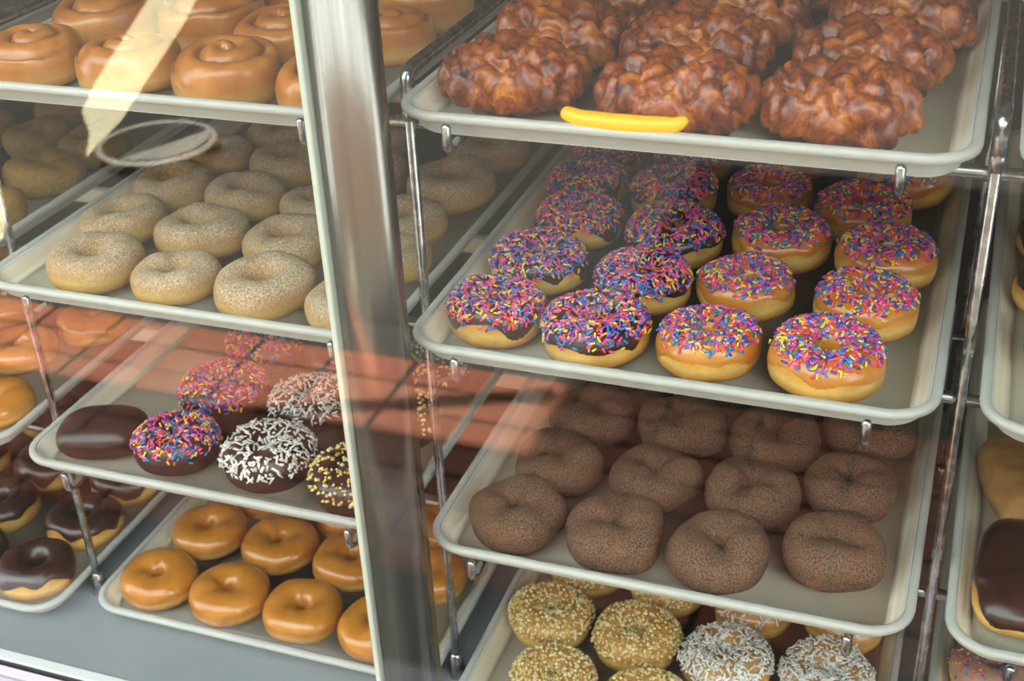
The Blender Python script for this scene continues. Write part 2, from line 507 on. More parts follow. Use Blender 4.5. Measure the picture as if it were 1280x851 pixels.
def build_case():
    c = thing('display_case', 'glazed counter case holding racks of doughnut trays', 'display case')
    X0, X1 = -1.55, 1.25
    v, f = box(X0, X1, -0.034, 0.80, -0.075, -0.045); obj('deck', v, f, M['deck'], c, smooth=False)
    v, f = box(X0, X1, -0.0515, -0.034, -0.075, -0.040, 0.003); obj('front_rail', v, f, M['white_paint'], c, smooth=False)
    v, f = box(X0, X1, -0.0535, -0.0515, -0.075, -0.041); obj('gasket', v, f, M['black_gasket'], c, smooth=False)
    v, f = box(X0, X1, -0.070, -0.0580, -0.075, -0.041, 0.001); obj('outer_rail', v, f, M['pinkish_laminate'], c, smooth=False)
    v, f = box(X0, X1, -0.20, -0.0705, -0.085, -0.044, 0.002); obj('ledge', v, f, M['ledge_paint'], c, smooth=False)
    v, f = box(X0, X1, -0.06, 0.80, FLOOR_Z, -0.075); obj('cabinet_base', v, f, M['cabinet_paint'], c, smooth=False)
    v, f = box(X0, X1, 0.80, 0.83, -0.075, 0.52); obj('back_panel', v, f, M['dark_panel'], c, smooth=False)  # dark sheet standing in for the dark shop interior behind
    v, f = box(X0, X1, 0.80, 0.83, 0.52, 1.0); obj('back_panel', v, f, M['maroon_panel'], c, smooth=False)
    v, f = box(X0, X1, -0.06, 0.83, 1.0, 1.03); obj('top_panel', v, f, M['white_paint'], c, smooth=False)
    for x in (X0 - 0.02, X1):
        v, f = box(x, x + 0.02, -0.06, 0.83, -0.075, 1.0); obj('side_panel', v, f, M['white_paint'], c, smooth=False)
    v, f = box(X0, X1, -0.0575, -0.0535, -0.055, 1.0)
    g = obj('glass_pane', v, f, M['glass'], c, smooth=False); g['label'] = 'clear front glass pane with outdoor reflections'
    # steel corner post behind the glass, front face gently rounded
    xa, xb = -0.044, 0.016
    prof = []
    for k in range(17):
        t = k / 16
        prof.append((xa + (xb - xa) * t, -0.0385 - 0.0135 * (math.sin(PI * t) ** 0.6)))
    prof += [(xb, -0.028), (xa, -0.028)]
    n = len(prof)
    v = [(x, y, -0.045) for x, y in prof] + [(x, y, 1.0) for x, y in prof]
    f = [tuple(range(n - 1, -1, -1)), tuple(range(n, 2 * n))] + [(i, (i + 1) % n, (i + 1) % n + n, i + n) for i in range(n)]
    po = obj('post', v, f, M['steel'], c); po['label'] = 'brushed steel corner post'
    v, f = box(xa - 0.004, xa + 0.0015, -0.0505, -0.030, -0.045, 1.0, 0.001); obj('edge_trim', v, f, M['pale_trim'], po, smooth=False)

# trays: (column xl, front y, rim z)
TRAYS = {(1, 1): (0.0026, -0.0089, 0.6704), (2, 1): (-0.0009, -0.0191, 0.4603), (3, 1): (0.0025, -0.0230, 0.2403), (4, 1): (-0.0042, 0.0, -0.0130),
         (1, 0): (-0.4872, 0.0120, 0.6557), (2, 0): (-0.4850, 0.0002, 0.4461), (3, 0): (-0.4916, -0.0034, 0.2308), (4, 0): (-0.4920, 0.0422, -0.0190),
         (1, -1): (-0.979, 0.020, 0.6557), (2, -1): (-0.979, 0.005, 0.4461), (3, -1): (-0.979, 0.010, 0.2308), (4, -1): (-0.979, 0.012, -0.0190),
         (1, 2): (0.484, -0.010, 0.6704), (2, 2): (0.484, -0.015, 0.4603), (3, 2): (0.484, -0.020, 0.2403), (4, 2): (0.484, 0.0, -0.0130)}
TRAY_H = 0.0235
TRAY_W, TRAY_D = 0.457, 0.66
RACK_X = (-0.995, -0.506, -0.022, 0.4715, 0.965)
BAR_Z = {1: 0.618, 2: 0.409, 3: 0.192}

def build_rack():
    r = thing('wire_rack', 'chromed wire rack holding the doughnut trays on four levels', 'rack')
    Y0, Y1, ZB, ZT = 0.09, 0.61, -0.045, 0.668
    for x in RACK_X:
        for y in (Y0, Y1):
            v, f = tube([(x, y, ZB + 0.004), (x, y, ZT - 0.03)], 0.0048, 14)
            u = obj('upright', v, f, M['chrome'], r)
            v, f = tube([(x, y, ZB + 0.001), (x, y, ZB + 0.012), (x, y, ZB + 0.03)], [0.0105, 0.009, 0.0065], 14); obj('foot', v, f, M['chrome'], u)
            v, f = tube([(x, y, ZT - 0.044), (x, y, ZT - 0.038), (x, y, ZT - 0.03)], [0.0052, 0.0068, 0.0068], 14); obj('collar', v, f, M['chrome'], u)
        v, f = tube(fillet([(x, Y0, ZT - 0.032), (x, Y0, ZT), (x, Y1, ZT), (x, Y1, ZT - 0.032)], 0.02), 0.0064, 14)
        obj('top_rail', v, f, M['chrome'], r)
    for lv, z in BAR_Z.items():
        for y in (Y0 + 0.0105, Y1 - 0.0105):
            v, f = tube([(-1.0, y, z), (0.97, y, z)], 0.0055, 12); obj('crossbar', v, f, M['chrome'], r)
    for (lv, col), (xl, yf, zr) in TRAYS.items():
        if lv == 4: continue
        zb = zr - TRAY_H - 0.0045
        for dx in (0.056, 0.404):
            x = xl + dx
            if (lv, col) in ((2, 0), (3, 0)): x = xl + (0.072 if dx < 0.1 else 0.41)
            yh = yf - 0.0065
            path = fillet([(x, 0.64, zb), (x, yh, zb), (x, yh, zb + 0.021)], 0.009)
            v, f = tube(path, 0.0040, 12); a = obj('tray_arm', v, f, M['chrome'], r)
            for y in (Y0 + 0.0105, Y1 - 0.0105):
                v, f = tube([(x, y, BAR_Z[lv]), (x, y, zb)], 0.0035, 8, False); obj('spacer', v, f, M['chrome'], a)

def rrect(ins, R=0.042, seg=8):
    x0, x1, y0, y1 = ins, TRAY_W - ins, ins, TRAY_D - ins
    r = max(R - ins, 0.006)
    out = []
    for cx, cy, a0 in ((x1 - r, y0 + r, -PI / 2), (x1 - r, y1 - r, 0), (x0 + r, y1 - r, PI / 2), (x0 + r, y0 + r, PI)):
        for k in range(seg + 1):
            a = a0 + PI / 2 * k / seg
            out.append((cx + r * math.cos(a), cy + r * math.sin(a)))
    return out

def loft(sec, closed=False):
    v, f = [], []
    n = None
    for ins, z in sec:
        L = rrect(ins)
        n = len(L)
        v += [(x, y, z) for x, y in L]
    m = len(sec)
    for i in range(m if closed else m - 1):
        for k in range(n):
            j = (k + 1) % n; i2 = (i + 1) % m
            f.append((i * n + k, i * n + j, i2 * n + j, i2 * n + k))
    return v, f, n, m

TRAY_LABEL = {
    (1, 1): 'off-white tray of apple fritters on the top shelf', (2, 1): 'off-white tray of rainbow sprinkle doughnuts under the fritter tray',
    (3, 1): 'off-white tray of brown cinnamon-sugar doughnuts below the rainbow sprinkle tray', (4, 1): 'off-white bottom tray of nut and coconut doughnuts below the cinnamon-sugar tray',
    (1, 0): 'off-white tray of cinnamon rolls on the top shelf', (2, 0): 'off-white tray of white sugared ring doughnuts under the cinnamon rolls',
    (3, 0): 'off-white tray of assorted chocolate doughnuts under the sugared rings', (4, 0): 'off-white tray of golden glazed rings on the grey case deck',
    (1, -1): 'off-white top-shelf tray above the old-fashioned doughnuts', (2, -1): 'off-white tray of yellowish old-fashioned doughnuts beside the sugared rings',
    (3, -1): 'off-white tray of glazed rings beside the assorted chocolate doughnuts', (4, -1): 'off-white tray of chocolate-iced rings on the grey case deck',
    (1, 2): 'off-white top-shelf tray beside the fritter tray, only its edge showing', (2, 2): 'off-white tray of chocolate-iced rings beside the rainbow sprinkle tray',
    (3, 2): 'off-white tray of chocolate bars with a tan twist', (4, 2): 'off-white bottom tray of pale sprinkled doughnuts under the chocolate bars',
}
def build_trays():
    pan = [(0.024, 0.003), (0.0185, 0.0045), (0.0160, 0.008), (0.0110, 0.0190), (0.0085, 0.0220), (0.0070, 0.0195), (0.0095, 0.0160), (0.0140, 0.0035), (0.0185, 0.0)]
    v, f, n, m = loft(pan)
    mi = [0 if i // n <= 2 else 1 for i in range(len(f))] + [0, 1]
    f.append(tuple(range(n))); f.append(tuple((m - 1) * n + k for k in range(n - 1, -1, -1)))
    rim = [(0.0090, 0.0215), (0.0075, 0.0230), (0.0050, 0.0235), (0.0020, 0.0230), (0.0004, 0.0215), (0.0, 0.0195), (0.0008, 0.0165), (0.0025, 0.0155), (0.0080, 0.0158), (0.0086, 0.0185)]
    v2, f2, _, _ = loft(rim, True)
    pm = rm = None
    for key, (xl, yf, zr) in TRAYS.items():
        t = thing('serving_tray', TRAY_LABEL[key], 'tray', (xl, yf, zr - TRAY_H))
        if pm is None:
            pm = obj('pan', v, f, [M['tray'], M['tray_wall']], t, matidx=mi).data; rm = obj('rim', v2, f2, M['rim'], t).data
        else:
            link('pan', pm, t); link('rim', rm, t)

# ------------------------------------------------------------------ pastries
def spow(a, e):
    return math.copysign(abs(a) ** e, a)

class Ring:
    """surface of a ring doughnut of outer diameter D, hole share hole, height h"""
    def __init__(self, seed, D=0.1, h=0.42, hole=0.09, lump=0.03, e=0.85):
        self.D, self.h, self.s, self.lump, self.e = D, h * D, seed * 7.31, lump, e
        self.Rc = D * (0.5 + hole) / 2
        self.a = D * (0.5 - hole) / 2
    def p(self, u, v, off=0.0):
        cu, su = math.cos(u), math.sin(u)
        k = 1 + self.lump * 1.3 * noise.noise(Vector((cu * 1.1 + self.s, su * 1.1, self.s)))
        kh = 1 + self.lump * 2.4 * noise.noise(Vector((cu * 0.9, su * 0.9 + self.s, 3.1)))
        cv, sv = math.cos(v), math.sin(v)
        e2 = self.e if sv > 0 else 0.55
        r = self.Rc + (self.a) * spow(cv, self.e)
        z = self.h * 0.46 * (1 + spow(sv, e2) * (1.17 if sv > 0 else 1.0))
        q = Vector((r * cu * k, r * su * k, z * kh))
        d = self.lump * 0.05 * self.D * 2.0 * noise.noise(Vector((q.x * 60 + self.s, q.y * 60, q.z * 60)))
        nn = Vector((cv * cu, cv * su, sv))
        q += nn * (off + (d if sv > -0.4 else 0))
        if q.z < 0: q.z = 0
        return q
    def normal(self, u, v):
        e = 0.01
        a = self.p(u + e, v) - self.p(u - e, v)
        b = self.p(u, v + e) - self.p(u, v - e)
        n = a.cross(b)
        return n.normalized() if n.length > 0 else Vector((0, 0, 1))
    def body(self, nu=48, nv=24):
        v = [tuple(self.p(2 * PI * i / nu, 2 * PI * j / nv)) for i in range(nu) for j in range(nv)]
        f = [(i * nv + j, ((i + 1) % nu) * nv + j, ((i + 1) % nu) * nv + (j + 1) % nv, i * nv + (j + 1) % nv) for i in range(nu) for j in range(nv)]
        return v, f
    def shell(self, edge=0.2, wave=0.25, inner=3.6, t=0.0016, nu=56, nv=16, freq=1.8, closed=False):
        v, f = [], []
        for i in range(nu):
            u = 2 * PI * i / nu
            v0 = edge + wave * noise.noise(Vector((math.cos(u) * freq, math.sin(u) * freq, self.s + 5))) * 1.6
            for j in range(nv + 1):
                w = v0 + (inner - v0) * j / nv
                off = t if (1 < j < nv - 1 or (closed and j > 1)) else (t * 0.75 if j in (1, nv - 1) else -0.0006)
                v.append(tuple(self.p(u, w, off)))
        m = nv + 1
        for i in range(nu):
            for j in range(nv):
                i2 = (i + 1) % nu
                f.append((i * m + j, i2 * m + j, i2 * m + j + 1, i * m + j + 1))
        return v, f

class Oval(Ring):
    """filled bun or bar without a hole: footprint lx by ly"""
    def __init__(self, seed, lx, ly, h, lump=0.03, e=0.8):
        self.lx, self.ly, self.h, self.s, self.lump, self.e = lx / 2, ly / 2, h, seed * 7.31, lump, e
        self.D = max(lx, ly)
    def p(self, u, v, off=0.0):   # v from -pi/2 (bottom) to pi/2 (top)
        cu, su = spow(math.cos(u), 0.75), spow(math.sin(u), 0.75)
        cv, sv = math.cos(v), math.sin(v)
        k = 1 + self.lump * noise.noise(Vector((cu + self.s, su, self.s)))
        cc = max(cv, 0) ** 0.6
        q = Vector((self.lx * cu * cc * k, self.ly * su * cc * k, self.h * 0.45 * (1 + spow(sv, self.e if sv > 0 else 0.6) * (1.2 if sv > 0 else 1))))
        d = self.lump * 0.1 * self.D * noise.noise(Vector((q.x * 45 + self.s, q.y * 45, q.z * 45)))
        q += Vector((cv * cu, cv * su, sv)) * (off + (d if sv > -0.4 else 0))
        if q.z < 0: q.z = 0
        return q
    def body(self, nu=48, nv=18):
        v = [tuple(self.p(2 * PI * i / nu, -PI / 2 + PI * j / nv)) for i in range(nu) for j in range(nv + 1)]
        m = nv + 1
        f = [(i * m + j, ((i + 1) % nu) * m + j, ((i + 1) % nu) * m + j + 1, i * m + j + 1) for i in range(nu) for j in range(nv)]
        return v, f
    def shell(self, edge=0.1, wave=0.2, inner=PI / 2, t=0.0016, nu=56, nv=12, freq=1.8):
        return Ring.shell(self, edge, wave, PI / 2, t, nu, nv, freq, True)

def sprinkles(R, seed, n, v0=0.35, v1=2.75, L=0.0062, r=0.00115, off=0.0022):
    rnd = random.Random(seed)
    v, f, mi = [], [], []
    K = 5
    ncol = 7
    while n > 0:
        u, w = rnd.uniform(0, 2 * PI), rnd.uniform(v0, v1)
        rad = R.p(u, w).xy.length
        if rnd.random() > rad / (R.D * 0.5): continue
        if w < v0 + 0.35 and rnd.random() > (w - v0) / 0.35 * 0.7 + 0.15: continue
        n -= 1
        p = R.p(u, w, off + rnd.uniform(-0.0004, 0.0012)); nn = R.normal(u, w)
        a = nn.orthogonal().normalized(); a.rotate(Matrix.Rotation(rnd.uniform(0, 2 * PI), 3, nn))
        a = (a + nn * rnd.gauss(0, 0.18)).normalized()
        b = nn.cross(a).normalized(); c = a.cross(b)
        l = L * rnd.uniform(0.75, 1.1)
        base = len(v)
        for s, rr in ((-0.5, 0.55), (-0.42, 1), (0.42, 1), (0.5, 0.55)):
            for k in range(K):
                an = 2 * PI * k / K
                v.append(tuple(p + a * l * s + (b * math.cos(an) + c * math.sin(an)) * r * rr))
        col = rnd.choices(range(ncol), (5, 5, 4.5, 3.5, 3, 1.5, 2))[0]
        for q in range(3):
            for k in range(K):
                j = (k + 1) % K
                f.append((base + q * K + k, base + q * K + j, base + (q + 1) * K + j, base + (q + 1) * K + k)); mi.append(col)
        f.append(tuple(base + k for k in range(K - 1, -1, -1))); f.append(tuple(base + 3 * K + k for k in range(K))); mi += [col, col]
    return v, f, mi, [M['sprinkle_%d' % i] for i in range(ncol)]

def coconut(R, seed, n, v0=0.3, v1=2.9):
    rnd = random.Random(seed)
    v, f, mi = [], [], []
    while n > 0:
        u, w = rnd.uniform(0, 2 * PI), rnd.uniform(v0, v1)
        if rnd.random() > R.p(u, w).xy.length / (R.D * 0.5): continue
        n -= 1
        p = R.p(u, w, 0.0015 + rnd.uniform(0, 0.0035)); nn = R.normal(u, w)
        a = nn.orthogonal().normalized(); a.rotate(Matrix.Rotation(rnd.uniform(0, 2 * PI), 3, nn))
        a = (a + nn * rnd.gauss(0, 0.45)).normalized(); b = nn.cross(a).normalized(); c = a.cross(b)
        l, wd, th = rnd.uniform(0.004, 0.0105), rnd.uniform(0.0007, 0.0015), 0.0004
        bend = rnd.uniform(-0.0012, 0.0012)
        base = len(v)
        for s, bb in ((-0.5, bend), (0, 0), (0.5, bend)):
            for (y, z) in ((-wd, -th), (wd, -th), (wd, th), (-wd, th)):
                v.append(tuple(p + a * l * s + b * y + c * (z + bb)))
        col = 0 if rnd.random() < 0.65 else 1
        for q in range(2):
            for k in range(4):
                j = (k + 1) % 4
                f.append((base + q * 4 + k, base + q * 4 + j, base + (q + 1) * 4 + j, base + (q + 1) * 4 + k)); mi.append(col)
        f.append((base + 3, base + 2, base + 1, base)); f.append((base + 8, base + 9, base + 10, base + 11)); mi += [col, col]
    return v, f, mi, [M['coconut_a'], M['coconut_b']]

OCT = [(1, 0, 0), (-1, 0, 0), (0, 1, 0), (0, -1, 0), (0, 0, 1), (0, 0, -1)]
OCF = [(0, 2, 4), (2, 1, 4), (1, 3, 4), (3, 0, 4), (2, 0, 5), (1, 2, 5), (3, 1, 5), (0, 3, 5)]
def peanuts(R, seed, n, v0=0.15, v1=2.95):
    rnd = random.Random(seed)
    v, f, mi = [], [], []
    while n > 0:
        u, w = rnd.uniform(0, 2 * PI), rnd.uniform(v0, v1)
        if rnd.random() > R.p(u, w).xy.length / (R.D * 0.5): continue
        n -= 1
        p = R.p(u, w, 0.0018 + rnd.uniform(0, 0.0012))
        s = rnd.uniform(0.0018, 0.0033)
        m = Matrix.Rotation(rnd.uniform(0, 6.3), 3, Vector((rnd.gauss(0, 1), rnd.gauss(0, 1), rnd.gauss(0, 1))).normalized())
        base = len(v)
        for q in OCT:
            v.append(tuple(p + m @ (Vector(q) * s * rnd.uniform(0.7, 1.2))))
        col = rnd.choices((0, 1, 2), (5, 4, 2))[0]
        for t in OCF:
            f.append(tuple(base + k for k in t)); mi.append(col)
    return v, f, mi, [M['peanut_a'], M['peanut_b'], M['peanut_c']]

def lumpy(seed, lx, ly, h):
    """apple fritter: a knobbly, craggy slab of dough"""
    import bmesh
    bm = bmesh.new()
    bmesh.ops.create_icosphere(bm, subdivisions=5, radius=1)
    s = seed * 13.7
    v = []
    for q in bm.verts:
        d = q.co.normalized()
        e = Vector((spow(d.x, 0.9), spow(d.y, 0.9), spow(d.z, 0.75)))
        k = 1 + 0.10 * noise.noise(d * 1.3 + Vector((s, 0, 0)))
        pos = Vector((e.x * lx / 2 * k, e.y * ly / 2 * k, e.z * h / 2))
        w = pos * 62 + Vector((s, s * 0.5, 0)) + 0.45 * noise.noise_vector(pos * 45 + Vector((s, 0, 0)))
        dist, _ = noise.voronoi(w)
        lump = math.sqrt(max(0.0, 1 - (dist[0] / 0.85) ** 2))
        d2, _ = noise.voronoi(pos * 125 + Vector((0, s, 0)))
        amp = 0.0125 * lump - 0.0065 - 0.0035 * math.exp(-(dist[1] - dist[0]) / 0.10) + 0.0042 * math.sqrt(max(0.0, 1 - (d2[0] / 0.9) ** 2)) + 0.004 * noise.noise(pos * 26 + Vector((s, 0, 3)))
        nn = Vector((d.x / lx, d.y / ly, d.z / h)).normalized()
        if d.z < -0.3: amp *= 0.25
        pos += nn * amp
        pos.z = max(pos.z + h * 0.44, 0.0)
        v.append(tuple(pos))
    f = [tuple(x.index for x in fc.verts) for fc in bm.faces]
    bm.free()
    return v, f

def roll_mesh(name, seed, D, h):
    rnd = random.Random(seed)
    nr, nu = 40, 88
    v, f, sw = [], [], []
    ph = rnd.uniform(0, 6.28)
    R0 = D / 2
    pitch = R0 / 2.1
    prof = []
    for i in range(nr + 1):
        t = i / nr
        if t < 0.72: prof.append((R0 * t / 0.72 * 0.965, None))
        else:
            a = (t - 0.72) / 0.28
            prof.append((R0 * (0.965 + 0.035 * math.sin(a * PI)), 1 - a))
    v.append((0, 0, h * 0.98)); sw.append(0.0)
    for i in range(1, nr + 1):
        r, zz = prof[i]
        for k in range(nu):
            u = 2 * PI * k / nu
            kk = 1 + 0.05 * noise.noise(Vector((math.cos(u) * 1.2 + seed, math.sin(u) * 1.2, seed)))
            fr = (r / pitch - u / (2 * PI) + ph) % 1.0
            g = abs(fr - 0.5) * 2          # 1 on the seam
            groove = max(0.0, (g - 0.62) / 0.38) ** 1.6
            if zz is None:
                dome = h * (1.0 - 0.22 * (r / R0) ** 3)
                z = dome - (1 - math.sqrt(max(0, 1 - g * g))) * 0.010 - 0.012 * max(0, math.cos(u - seed)) * (r / R0) ** 2 * 0.5 + 0.002 * noise.noise(Vector((r * 60 * math.cos(u), r * 60 * math.sin(u), seed)))
                s = min(1, max(0.0, (g - 0.70) / 0.24)) * (0.45 + 0.55 * noise.noise(Vector((r * 30 * math.cos(u), r * 30 * math.sin(u), seed + 4))))
            else:
                z = (h * 0.78 - (1 - math.sqrt(max(0, 1 - g * g))) * 0.010 - 0.006 * max(0, math.cos(u - seed))) * zz; s = 0.0
            v.append((r * kk * math.cos(u), r * kk * math.sin(u), max(z, 0))); sw.append(max(0.0, s))
    for k in range(nu):
        f.append((0, 1 + k, 1 + (k + 1) % nu))
    for i in range(nr - 1):
        for k in range(nu):
            j = (k + 1) % nu
            f.append((1 + i * nu + k, 1 + (i + 1) * nu + k, 1 + (i + 1) * nu + j, 1 + i * nu + j))
    f.append(tuple(1 + (nr - 1) * nu + k for k in range(nu - 1, -1, -1)))
    o = obj(name, v, f, M['roll'])
    at = o.data.attributes.new('swirl', 'FLOAT', 'POINT')
    at.data.foreach_set('value', sw)
    me = o.data
    bpy.data.objects.remove(o)
    return me

def mesh_only(name, v, f, mat, mi=None):
    o = obj(name, v, f, mat, matidx=mi)
    me = o.data
    bpy.data.objects.remove(o)
    return me

# each kind -> list of variants; a variant is a list of (part name, mesh, kind or None)
KINDS = {}
NV = 4
def build_kinds():
    for s in range(NV):
        R = Ring(s + 1, 0.1, 0.41, 0.115, 0.06, 0.92)
        ch = mesh_only('chocolate_icing', *R.shell(0.12, 0.45, 3.7), M['chocolate_icing'])
        dg = mesh_only('dough', *R.body(), M['dough_ring'])
        gz = mesh_only('glaze', *R.shell(0.05, 0.3, 3.7, 0.0009), M['sugar_glaze'])
        sv, sf, smi, smm = sprinkles(R, s, 880, 0.24, 2.8, off=0.0022); s1 = mesh_only('sprinkles', sv, sf, smm, smi)
        sv, sf, smi, smm = sprinkles(R, s + 50, 760, 0.55, 2.55, off=0.0016); s2 = mesh_only('sprinkles', sv, sf, smm, smi)
        KINDS.setdefault('choc_sprinkle', []).append([('dough', dg, None), ('chocolate_icing', ch, None), ('sprinkles', s1, 'stuff')])
        KINDS.setdefault('glazed_sprinkle', []).append([('dough', dg, None), ('glaze', gz, None), ('sprinkles', s2, 'stuff')])
        KINDS.setdefault('choc_iced', []).append([('dough', dg, None), ('chocolate_icing', ch, None)])
        R = Ring(s + 11, 0.1, 0.37, 0.075, 0.06, 0.9)
        dg2 = mesh_only('dough', *R.body(), M['dough_glazed'])
        gz2 = mesh_only('glaze', *R.shell(0.0, 0.3, 3.9, 0.0008), M['sugar_glaze'])
        KINDS.setdefault('glazed', []).append([('dough', dg2, None), ('glaze', gz2, None)])
        R = Ring(s + 21, 0.1, 0.36, 0.11, 0.07, 0.85)
        KINDS.setdefault('sugar', []).append([('sugared_dough', mesh_only('sugared_dough', *R.body(), M['granulated_sugar']), None)])
        R = Ring(s + 31, 0.1, 0.43, 0.04, 0.10, 0.9)
        KINDS.setdefault('cinnamon', []).append([('coated_dough', mesh_only('coated_dough', *R.body(), M['cinnamon_sugar']), None)])
        R = Ring(s + 41, 0.1, 0.40, 0.08, 0.12)
        KINDS.setdefault('oldfashioned', []).append([('dough', mesh_only('dough', *R.body(), M['old_fashioned_crust']), None)])
        R = Ring(s + 51, 0.1, 0.42, 0.05, 0.05)
        dg3 = mesh_only('dough', *R.body(), M['dough_ring']); gl3 = mesh_only('glaze', *R.shell(0.1, 0.25, 3.8, 0.001), M['glaze_pale'])
        a = peanuts(R, s, 860); KINDS.setdefault('peanut', []).append([('dough', dg3, None), ('glaze', gl3, None), ('peanut_bits', mesh_only('peanut_bits', a[0], a[1], a[3], a[2]), 'stuff')])
        a = coconut(R, s, 760); KINDS.setdefault('coconut', []).append([('dough', dg3, None), ('glaze', gl3, None), ('coconut_flakes', mesh_only('coconut_flakes', a[0], a[1], a[3], a[2]), 'stuff')])
        a = coconut(R, s + 9, 170, 0.45, 2.6); KINDS.setdefault('coconut_glazed', []).append([('dough', dg3, None), ('glaze', gl3, None), ('coconut_flakes', mesh_only('coconut_flakes', a[0], a[1], a[3], a[2]), 'stuff')])
        R = Ring(s + 61, 0.1, 0.42, 0.06, 0.06)
        cd = mesh_only('dough', *R.body(), M['dough_choc']); ci = mesh_only('chocolate_icing', *R.shell(-0.1, 0.3, 3.8), M['chocolate_cake_icing'])
        base = [('dough', cd, None), ('chocolate_icing', ci, None)]
        KINDS.setdefault('cchoc_plain', []).append(base)
        sv, sf, smi, smm = sprinkles(R, s + 80, 650, 0.1, 2.8); KINDS.setdefault('cchoc_sprinkle', []).append(base + [('sprinkles', mesh_only('sprinkles', sv, sf, smm, smi), 'stuff')])
        a = coconut(R, s + 20, 460, 0.15, 2.8); KINDS.setdefault('cchoc_coconut', []).append(base + [('coconut_flakes', mesh_only('coconut_flakes', a[0], a[1], a[3], a[2]), 'stuff')])
        a = peanuts(R, s + 20, 340, 0.1, 2.8); KINDS.setdefault('cchoc_peanut', []).append(base + [('peanut_bits', mesh_only('peanut_bits', a[0], a[1], a[3], a[2]), 'stuff')])
        KINDS.setdefault('fritter', []).append([('fried_dough', mesh_only('fried_dough', *lumpy(s + 1, 0.1, 0.072, 0.037), M['fritter']), None)])
        KINDS.setdefault('roll', []).append([('spiral_dough', roll_mesh('spiral_dough', s + 1, 0.1, 0.046), None)])
    R = Ring(91, 0.1, 0.42, 0.07, 0.05)
    sv, sf, smi, smm = sprinkles(R, 91, 170, 0.2, 2.7, L=0.004, r=0.001)
    KINDS['pink_sprinkle'] = [[('dough', mesh_only('dough', *R.body(), M['dough_ring']), None), ('icing', mesh_only('icing', *R.shell(0.1, 0.25, 3.7), M['pink_icing']), None), ('sprinkles', mesh_only('sprinkles', sv, sf, smm, smi), 'stuff')]]
    O = Oval(3, 0.1, 0.078, 0.04)
    KINDS['choc_bar'] = [[('dough', mesh_only('dough', *O.body(), M['dough_choc']), None), ('chocolate_icing', mesh_only('chocolate_icing', *O.shell(-0.2, 0.2), M['chocolate_cake_icing']), None)]]
    O = Oval(5, 0.072, 0.15, 0.042)
    KINDS['long_bar'] = [[('dough', mesh_only('dough', *O.body(), M['dough_ring']), None), ('chocolate_icing', mesh_only('chocolate_icing', *O.shell(0.15, 0.25), M['chocolate_icing']), None)]]
    O = Oval(8, 0.075, 0.16, 0.045, 0.16)
    KINDS['twist'] = [[('dough', mesh_only('dough', *O.body(64, 28), M['maple_crust']), None)]]

